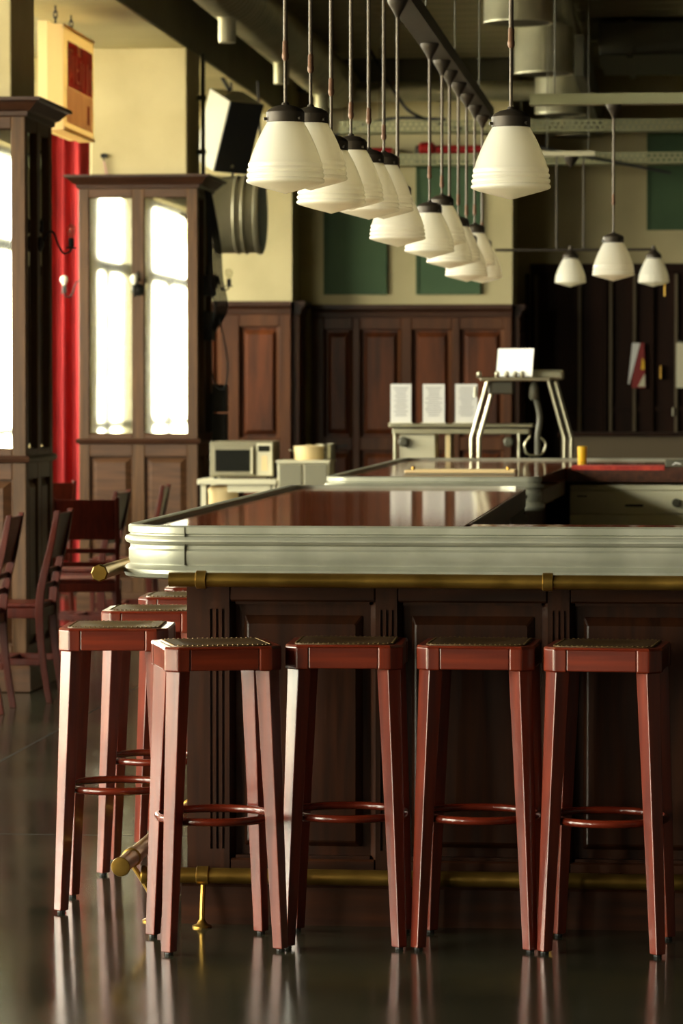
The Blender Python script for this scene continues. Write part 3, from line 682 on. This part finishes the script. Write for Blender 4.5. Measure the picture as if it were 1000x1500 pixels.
# ------------------------------------------------------------------ red curtain
ct = thing('curtain', 'tall red velvet curtain hanging in folds behind the farther pillar casing', 'curtain')
rows = []; n = 90
def curtain_xy(u, z):
    a = 1.0 - .25*(z/3.25)
    x = -4.95+u*.82
    return x, 23.6+.045*math.sin(u*46)*(1-.3*z/3.3)+.02*math.sin(u*23+1+z*.4)
zs = [.04, .6, 1.2, 1.8, 2.4, 2.9, 3.25]
q = MB(); rings = []
for z in zs:
    f = [(*curtain_xy(i/n, z), z) for i in range(n+1)]; bk = [(p[0], p[1]+.008, p[2]) for p in reversed(f)]
    rings.append(f+bk)
q.loft(rings).build('cloth', 'curtain', ct, smooth=80)
MB().tube([(-5.2, 23.6, 3.28), (-4.05, 23.6, 3.28)], .015, 10).build('rod', 'iron', ct, smooth=60)
for x in (-5.1, -4.1): MB().tube([(x, 23.6, 3.28), (x, 23.6, CEIL+.03)], .006, 6).build('hanger', 'iron', ct)
for k in range(12): 
    x = -4.93+k*.07
    MB().tube([(x, 23.6+.020*math.cos(a), 3.268+.020*math.sin(a)) for a in [2*math.pi*j/10 for j in range(10)]], .003, 5, loop=True).build('ring', 'iron', ct)

# ------------------------------------------------------------------ loudspeaker and steel drum below it
WS, DS, HS = .275, .297, .508
sp = thing('loudspeaker', 'boxy loudspeaker with black front hung tilted under the beam', 'speaker')
Mx = Matrix.Translation((-3.133, 23.5, 3.211)) @ Matrix(((.7628, -.5876, .2699), (.6455, .7158, -.2663), (-.0367, .3774, .9253))).to_4x4()
MB(Mx).box(-WS/2, WS/2, -DS/2+.012, DS/2, -HS/2, HS/2).build('case', 'grey_side', sp, bevel=.006)
MB(Mx).box(-WS/2+.001, WS/2-.001, -DS/2, -DS/2+.011, -HS/2+.001, HS/2-.001).build('grille', 'blackmat', sp, bevel=.004)
MB(Mx).lathe([(.012, -DS/2-.002), (.012, -DS/2)], 12, 'y', c=(.0, 0, -HS/2+.05)).build('badge', 'steel', sp)
MB().tube([Mx @ Vector((0, DS/2-.05, HS/2)), (-3.20, 23.65, 3.60)], .014, 8).build('bracket', 'iron', sp)
dr = thing('steel_drum', 'round steel drum lying sideways below the loudspeaker, blue-grey end', 'drum')
DC = (0, 23.2, 2.62)
MB().lathe([(.24, -3.19), (.262, -3.185), (.268, -3.17), (.262, -3.155), (.262, -3.04), (.270, -3.03), (.270, -3.02), (.262, -3.01), (.262, -2.985), (.270, -2.975), (.270, -2.965), (.260, -2.955), (.260, -2.90), (.272, -2.89), (.272, -2.865), (.255, -2.86)], 40, 'x', c=DC).build('shell', 'drum', dr, smooth=35)
MB().lathe([(.252, -2.862), (.252, -2.856), (.235, -2.852), (.04, -2.85)], 36, 'x', c=DC).build('end_plate', 'blue_end', dr, smooth=35)
for x in (-3.12, -2.93):
    MB().tube([(x, 23.40, 2.80), (x-.03, 23.95, 3.0), (x-.06, 23.98, 3.6)], .01, 6).build('strap', 'iron', dr)

# ------------------------------------------------------------------ wall sconces on the casings
def sconce(loc, rz, label, bulb):
    t = thing('sconce', label, 'lamp', loc, rz)
    MB().lathe([(.0, 0), (.035, .001), (.04, .008), (.022, .018), (.008, .024)], 16, 'x').build('backplate', 'iron', t, smooth=40)
    MB().lathe([(.004, .05), (.012, .065), (.006, .09), (.01, .10), (.001, .125)], 10, 'z', c=(.012, 0, 0)).build('finial', 'iron', t, smooth=40)
    ar = MB().tube(smooth_path([(.015, 0, .0), (.04, 0, .05), (.07, 0, .055), (.095, 0, -.01), (.12, 0, -.045), (.15, 0, -.035), (.155, 0, -.02)]), .005, 8).build('arm', 'iron', t, smooth=60)
    MB().lathe([(.026, -.022), (.028, -.018), (.014, -.014), (.014, .025), (.011, .028)], 14, c=(.155, 0, 0)).build('socket', 'iron', ar, smooth=40)
    MB().lathe([(.010, .026), (.012, .034), (.022, .05), (.027, .066), (.024, .082), (.012, .092), (.001, .095)], 16, c=(.155, 0, 0)).build('bulb', bulb, ar, smooth=70)
sconce((-3.066, 16.14, 2.12), 0, 'black iron wall sconce with clear bulb on the nearer casing side', 'bulb_c')
sconce((-3.83, 21.84, 2.07), R(180), 'iron wall sconce with white bulb in front of the red curtain', 'bulb_w')
sconce((-3.448, 21.5, 2.06), R(-90), 'iron wall sconce with white bulb on the middle stile between mirrors', 'bulb_w')
sconce((-3.066, 21.84, 2.11), 0, 'black iron wall sconce beside the cables, before the cream wall', 'bulb_c')
cbx = thing('cable_bundle', 'black cables and plug boxes on the farther casing side', 'cables')
MB().box(-3.066, -3.00, 21.75, 21.90, 2.03, 2.16).build('plug_box', 'black', cbx, bevel=.006)
MB().box(-3.066, -3.01, 21.75, 21.92, 1.74, 1.93).build('plug_box', 'black', cbx, bevel=.006)
for k in range(5):
    y = 21.75+k*.05; x = -3.045+.02*k
    MB().tube(smooth_path([(-3.045, y, 2.70), (-3.03+.01*k, y, 2.4), (-3.02+.012*k, y, 2.15), (-2.99+.012*k, y, 1.95), (-3.02, y, 1.8), (-3.04, y, 1.75)]), .008, 6).build('cable', 'black', cbx, smooth=60)
MB().tube(smooth_path([(-3.0, 21.82, 2.0), (-2.95, 21.8, 1.8), (-2.915, 21.8, 1.6), (-2.93, 21.8, 1.45), (-2.98, 21.8, 1.44), (-3.02, 21.8, 1.55), (-3.03, 21.8, 1.8)]), .006, 6).build('cable', 'black', cbx, smooth=60)
sb = thing('slim_loudspeaker', 'slim black box fixed low on the farther casing side', 'speaker')
MB().box(-3.047, -2.955, 22.02, 22.14, 1.09, 1.27).box(-3.047, -2.955, 22.02, 22.14, 1.28, 1.46).build('case', 'black', sb, bevel=.006)
MB().box(-3.066, -3.047, 22.05, 22.1, 1.15, 1.4).build('bracket', 'iron', sb)

# ------------------------------------------------------------------ chairs at the left
def make_chair(label):
    t = thing('dining_chair', label, 'chair', group='red-brown dining chairs')
    hw = .165                      # faces -x locally: seat to -x, back at +x
    for s in (-1, 1):
        pts = [(.045, 0), (.012, .22), (.0, .42), (.015, .55), (.055, .72), (.085, .875)]
        ww = [.028, .032, .038, .036, .030, .024]
        rr = []
        P = smooth_path([(a, 0, b) for a, b in pts], 4)
        for i, p in enumerate(P):
            f = i/(len(P)-1)*(len(pts)-1); k = min(int(f), len(pts)-2); wd = ww[k]+(ww[k+1]-ww[k])*(f-k)
            y0 = s*hw-.0115; rr.append([(p.x-wd/2, y0, p.z), (p.x+wd/2, y0, p.z), (p.x+wd/2, y0+.023, p.z), (p.x-wd/2, y0+.023, p.z)])
        MB().loft(rr).build('rear_post', 'chair', t, bevel=.003)
        y0 = s*hw-.0115
        MB().loft([[(-.335, y0+.003, 0), (-.312, y0+.003, 0), (-.312, y0+.02, 0), (-.335, y0+.02, 0)], [(-.34, y0, .43), (-.308, y0, .43), (-.308, y0+.023, .43), (-.34, y0+.023, .43)]]).build('front_leg', 'chair', t, bevel=.003)
        MB().box(-.31, -.015, y0+.004, y0+.019, .385, .43).build('seat_rail', 'chair', t, bevel=.003)
        MB().box(-.32, 0.0, y0+.005, y0+.018, .17, .20).build('stretcher', 'chair', t, bevel=.003)
    MB().box(-.335, -.315, -.15, .15, .385, .43).build('seat_rail', 'chair', t, bevel=.003)
    MB().box(-.01, .010, -.153, .153, .385, .43).build('seat_rail', 'chair', t, bevel=.003)
    MB().box(-.18, -.155, -.158, .158, .172, .197).build('stretcher', 'chair', t, bevel=.003)
    MB().box(-.35, .0, -.15, .15, .431, .452).build('seat', 'chair', t, bevel=.008)
    def slab(z0, z1, x0, x1, th):
        return MB().loft([[(x0, -.153, z0), (x0+th, -.153, z0), (x0+th, .153, z0), (x0, .153, z0)], [(x1, -.153, z1), (x1+th, -.153, z1), (x1+th, .153, z1), (x1, .153, z1)]])
    slab(.655, .862, .028, .074, .016).build('backrest', 'chair', t, bevel=.004)
    slab(.585, .610, .010, .016, .014).build('back_slat', 'chair', t, bevel=.003)
    slab(.515, .540, -.004, .000, .014).build('back_slat', 'chair', t, bevel=.003)
    return t
c0 = make_chair('red-brown dining chair cut by the frame edge, nearest the camera')
c0.location = (-3.02, 14.87, 0); c0.rotation_euler = (0, 0, R(2))
for lab, x, y, a in [('red-brown dining chair with lit curved post, second from the camera', -2.905, 15.44, 0),
                     ('red-brown dining chair seen square from behind, wide back slab in shade', -3.05, 17.3, -82),
                     ('red-brown dining chair behind the brass rail end, in line with another', -3.13, 18.45, -3),
                     ('red-brown dining chair farthest along, beside the tin bar edge', -3.06, 19.55, 3),
                     ('red-brown dining chair half hidden in front of the red curtain', -3.85, 20.4, -60)]:
    dup(c0, lab, (x, y, 0), R(a))

# ------------------------------------------------------------------ kitchenette behind the first counter
kt = thing('kitchen_counter', 'small white counter against the wall under the microwave', 'counter')
MB().box(-2.90, -2.42, 20.3, 20.8, .855, .888).build('worktop', 'white', kt, bevel=.004)
MB().box(-2.72, -2.45, 20.32, 20.36, .81, .855).build('rail', 'white', kt)
for x, y in ((-2.88, 20.32), (-2.46, 20.32), (-2.88, 20.76), (-2.46, 20.76)): MB().box(x, x+.03, y, y+.03, 0, .855).build('leg', 'white', kt)
bn = thing('waste_bin', 'cream round bin standing under the white kitchen counter', 'bin', (-2.76, 20.45, 0))
MB().lathe([(.07, 0), (.085, .01), (.09, .80), (.094, .81), (.094, .83), (.08, .835)], 28).build('drum', 'cream', bn, smooth=40)
MB().lathe([(.085, .832), (.088, .84), (.06, .846)], 28).build('lid', 'cream', bn, smooth=40)
mw = thing('microwave', 'grey microwave oven with dark door window on the white counter', 'microwave', (-2.835, 20.38, .888))
MB().box(0, .385, .015, .36, .012, .225).build('body', M['mw_grey'], mw, bevel=.006)
md = MB().box(.022, .275, 0, .014, .02, .205).build('door', M['mw_grey'], mw, bevel=.004)
MB().box(.035, .245, -.003, .002, .045, .175).build('door_window', 'darkglass', md)
MB().box(.253, .265, -.02, -.002, .03, .19).build('handle', 'white', md, bevel=.004)
mc = MB().box(.285, .38, 0, .014, .02, .215).build('control_panel', 'white', mw, bevel=.003)
MB().box(.295, .365, -.002, .002, .165, .20).build('display', 'darkglass', mc)
MB().box(.315, .350, -.002, .002, .05, .14).build('keypad', 'cream', mc)
for x, y in ((.02, .04), (.34, .04), (.02, .33), (.34, .33)): MB().box(x, x+.02, y, y+.02, 0, .012).build('foot', 'black', mw)
bxx = thing('grey_cupboard', 'pale grey two-door box cupboard with a pan on top', 'cupboard', (-2.415, 20.3, 0))
MB().box(0, .31, .01, .36, 0, .985).build('body', 'white', bxx, bevel=.003)
MB().box(-.006, .316, -.006, .366, .985, 1.003).build('top', 'white', bxx, bevel=.003)
dcol = plain('cupboard_grey', (128, 124, 104), .5)
MB().box(.012, .146, 0, .012, .55, .978).build('door', dcol, bxx, bevel=.003)
MB().box(.164, .298, 0, .012, .55, .978).build('door', dcol, bxx, bevel=.003)
pn = thing('cooking_pot', 'steel cooking pot on the grey cupboard top', 'pot', (-2.24, 20.46, 1.003))
MB().lathe([(.0, 0), (.085, .0), (.09, .006), (.092, .072), (.096, .075), (.096, .08), (.088, .082), (.03, .088), (0, .09)], 32).build('body', 'cream', pn, smooth=40)
for s in (-1, 1): MB().tube(smooth_path([(s*.09, -.02, .055), (s*.115, -.018, .057), (s*.115, .018, .057), (s*.09, .02, .055)]), .005, 8).build('handle', 'steel', pn)
p2 = thing('cooking_pot', 'dark thin-walled pan standing behind the steel pot', 'pot', (-2.155, 20.58, 1.003))
MB().lathe([(0, 0), (.06, 0), (.062, .09), (.065, .092), (.06, .094), (.058, .01), (0, .008)], 28).build('body', 'steel', p2, smooth=40)
MB().tube([(.06, 0, .075), (.13, .02, .085)], .006, 8).build('handle', 'black', p2)
# ------------------------------------------------------------------ steel back station with menu cards
es = thing('coffee_station', 'cream and steel station with open shelf holding three menu cards', 'coffee machine', (-1.71, 19.9, 0))
MB().box(-.0, .84, -.02, .32, 1.205, 1.225).build('shelf', 'steel', es, bevel=.004)
MB().box(.02, .82, .0, .3, 1.165, 1.20).build('rail', 'steel', es, bevel=.004)
MB().box(.06, .27, .02, .3, .9, 1.165).build('cabinet', 'white', es, bevel=.005)
MB().box(.33, .36, .02, .3, .9, 1.165).build('side_plate', 'cream', es, bevel=.003)
for x in (.035, .76): MB().tube([(x, .01, .9), (x, .01, 1.17)], .011, 10).build('post', 'steel', es, smooth=60)
MB().lathe([(.02, 0), (.03, .006), (.03, .03), (.015, .034)], 16, 'y', c=(.085, -.02, 1.12)).build('knob', 'dark_grey', es)
MB().lathe([(.02, 0), (.03, .006), (.03, .03), (.015, .034)], 16, 'y', c=(.70, -.02, 1.12)).build('dial', 'dark_grey', es)
MB().box(-.03, .87, -.02, .34, .86, .9).build('base_top', 'steel', es)
for x in (.0, .80): MB().box(x, x+.04, .0, .3, 0, .86).build('leg', 'steel', es)
for k, (x, w_, lab) in enumerate([(.005, .122, 'white printed menu card at the shelf end beside the panelled wall'), (.195, .128, 'white printed menu card standing in the middle of the three'), (.385, .13, 'white printed menu card behind the tap stand leg')]):
    t = thing('menu_card', lab, 'menu card', (-1.71+x, 19.95, 1.226), 0, 'menu cards on the station shelf')
    cd_ = MB().box(0, w_, 0, .004, .006, .232).build('card', 'paper', t)
    MB().box(-.01, w_+.01, -.03, .035, 0, .006).build('base', 'white', t)
    q = MB(); nn = 0
    for j in range(14):
        ln = w_*(.45+.35*random.random()); q.box(w_/2-ln/2, w_/2+ln/2, -.0008, 0, .045+j*.0125, .049+j*.0125)
    q.build('print', 'ink', cd_)
# ------------------------------------------------------------------ tap stand with four bent tube legs and a white card
tp = thing('tap_stand', 'polished steel tap stand on four bent tube legs', 'beer tap', (-.863, 18.0, 0))
for s in (-1, 1):
    for y in (0, .16):
        o_ = .0 if y == 0 else .03
        pts = [(s*.245+o_, y, .9), (s*.245+o_, y, 1.165), (s*.240+o_, y, 1.185), (s*.160+o_, y, 1.47)]
        MB().tube(pts, .0125, 12).build('leg', 'steel', tp, smooth=50)
MB().box(-.20, .17, -.03, .20, 1.47, 1.49).build('top_plate', 'steel', tp, bevel=.004)
MB().box(.06, .235, .05, .2, 1.475, 1.53).build('head_box', 'galv', tp, bevel=.015)
MB().box(-.16, -.03, .02, .16, 1.40, 1.47).build('valve_block', 'dark_grey', tp, bevel=.008)
MB().lathe([(.018, 1.37), (.028, 1.39), (.024, 1.44), (.01, 1.47)], 14, c=(.08, .06, 0)).build('tap', 'dark_grey', tp, smooth=40)
MB().tube(smooth_path([(.085, .1, 1.40), (.11, .1, 1.28), (.10, .1, 1.18), (.10, .1, 1.08)]), .016, 10).build('hose', 'dark_grey', tp, smooth=60)
MB().tube(smooth_path([(.06, .1, 1.18), (.03, .1, 1.13), (.05, .1, 1.08), (.12, .1, 1.085), (.14, .1, 1.14), (.10, .1, 1.18)]), .007, 8).build('wire_loop', 'steel', tp, smooth=60)
for x in (-.205, -.11, -.06, -.015, .02):
    MB().lathe([(.008, 1.485), (.013, 1.495), (.012, 1.515), (.004, 1.522)], 12, c=(x, -.02, 0)).build('tap_knob', 'steel', tp, smooth=40)
MB().tube([(-.225, -.01, 1.385), (-.225, -.01, 1.44)], [.012, .007], 10).build('tap_handle', 'white', tp, smooth=60)
st = thing('drain_cabinet', 'low dark cabinet under the tap stand behind the far counter', 'cabinet', (-.863, 18.0, 0))
MB().box(-.35, .6, -.2, .32, 0, .88).build('body', 'panel', st); MB().box(-.36, .61, -.21, .33, .88, .9).build('top', 'steel', st)
wc = thing('white_card', 'blank white card propped up on top of the tap stand', 'card', (-.985, 18.06, 1.492), R(-28))
MB(Matrix.Rotation(R(-8), 4, 'X')).box(0, .222, 0, .006, .002, .152).build('sheet', 'cardwhite', wc, bevel=.002, seg=1)
MB().box(.04, .15, .006, .06, 0, .006).build('foot', 'cardwhite', wc)
# drip tray on the far counter, yellow cup, bar runner, black box, fridge
dt = thing('drip_tray', 'long cream metal tray with raised rim lying on the far counter', 'tray', (-1.19, 14.62, 1.059))
MB().box(0, .475, 0, .20, 0, .006).build('plate', 'steel', dt)
q = MB(); q.box(0, .475, 0, .012, .006, .02); q.box(0, .475, .188, .20, .006, .02); q.box(0, .012, .012, .188, .006, .02); q.box(.463, .475, .012, .188, .006, .02); q.build('rim', 'cream', dt, bevel=.004)
for x in (.03, .44): MB().tube([(x, .1, .006), (x, .1, .032)], .008, 8).build('stud', 'brass', dt)
yc = thing('yellow_cup', 'small yellow cup on the far counter near the tap stand', 'cup', (-.51, 17.45, 1.059))
MB().lathe([(.0, 0), (.021, 0), (.022, .004), (.024, .075), (.022, .076), (.020, .006), (0, .005)], 24).build('cup', 'yellow', yc, smooth=40)
rn = thing('bar_runner', 'red bar runner laid along the far counter inner edge', 'bar mat', (0, 0, 0))
MB().box(-.52, -.085, 16.089, 16.30, 1.0595, 1.066).build('mat', 'redcloth', rn, bevel=.002, seg=1)
MB().box(-.52, -.085, 16.085, 16.089, 1.045, 1.066).build('hem', 'redcloth', rn)
bb = thing('black_box', 'black box with a small pale logo on the back counter at the frame edge', 'box', (-.08, 16.12, 1.059))
MB().box(0, .16, 0, .14, -.0, .035).build('case', 'dark_grey', bb, bevel=.004); MB().box(-.004, 0, 0, .14, 0, .036).build('end', 'steel', bb)
MB().prism([(.03, .010), (.036, .010), (.045, .018), (.07, .014), (.072, .018), (.044, .024)], -.002, 0, 'y').build('logo', 'paper', bb)
fg = thing('under_counter_fridge', 'white under-counter appliance with recessed handle inside the bar', 'appliance', (-.53, 16.125, 0))
MB().box(0, .54, .02, .6, 0, .975).build('body', 'fridge', fg, bevel=.005)
MB().box(0, .54, 0, .018, .951, .976).build('top_rail', 'fridge', fg, bevel=.004)
fd = MB().box(0, .54, .0, .018, .84, .948).build('drawer', 'fridge', fg, bevel=.004)
MB().box(0, .54, 0, .018, .1, .837).build('door', 'fridge', fg, bevel=.004)
MB().box(.26, .345, -.006, .0, .872, .884).build('handle', 'black', fd, bevel=.004)
MB().box(.035, .08, -.002, 0, .918, .925).build('badge', 'dark_grey', fd)
MB().lathe([(.018, -.02), (.02, -.016), (.02, 0)], 16, 'y', c=(.50, 0, .892)).build('knob', 'dark_grey', fd, smooth=40)
MB().box(.541, .8, .0, .6, 0, .975).build('side', 'black', fg)
# low back cabinet at the right, flyer and notice on the dark boards
bk = thing('back_cabinet', 'low brown cabinet running under the dark boarded wall', 'cabinet', (0, 0, 0))
MB().box(-.85, 3, 24.0, 24.5, 0, 1.10).build('body', 'bay_strip', bk); MB().box(-.87, 3, 23.97, 24.53, 1.10, 1.125).build('top', 'bay', bk)
fy = thing('flyer', 'red and white folded flyer pinned to the dark boards', 'flyer', (-.449, 28.09, 1.441))
MB().add([(.03, 0, .0), (.145, 0, .0), (.13, 0, .368), (.045, 0, .368), (.03, -.006, 0), (.145, -.006, 0), (.13, -.006, .368), (.045, -.006, .368)], [(0, 1, 2, 3), (4, 7, 6, 5), (0, 4, 5, 1), (1, 5, 6, 2), (2, 6, 7, 3), (3, 7, 4, 0)]).build('red_side', 'red', fy)
MB().add([(-.0, -.02, .03), (.012, -.02, .03), (.10, -.008, .368), (.035, -.008, .368), (0, -.024, .03), (.012, -.024, .03), (.10, -.012, .368), (.035, -.012, .368)], [(0, 1, 2, 3), (4, 7, 6, 5), (0, 4, 5, 1), (1, 5, 6, 2), (2, 6, 7, 3), (3, 7, 4, 0)]).build('white_side', 'paper', fy)
MB().prism([(.08, .01), (.14, .01), (.138, .12), (.11, .07)], -.008, -.0065, 'y').build('print', 'white', fy)
MB().prism([(.105, .15), (.137, .15), (.134, .22), (.115, .25)], -.008, -.0065, 'y').build('print', 'yellow', fy)
nt = thing('paper_notice', 'plain white paper notice at the frame edge on the dark boards', 'paper', (-.056, 28.088, 1.442))
MB().box(0, .26, -.003, 0, 0, .367).build('sheet', 'white', nt); MB().box(.01, .05, -.006, 0, .367, .385).build('clip', 'dark_grey', nt)
dh = tag(MB().box(-.19, -.173, 28.07, 28.15, 1.514, 1.625).build('door_handle_plate', 'brass', bevel=.004), 'small brass plate on the dark boards between flyer and notice', 'plate')
ht = tag(MB().box(-.088, -.077, 28.06, 28.1, 1.212, 1.28).build('light_switch_pull', 'white', bevel=.004), 'small white pull below the paper notice', 'pull')
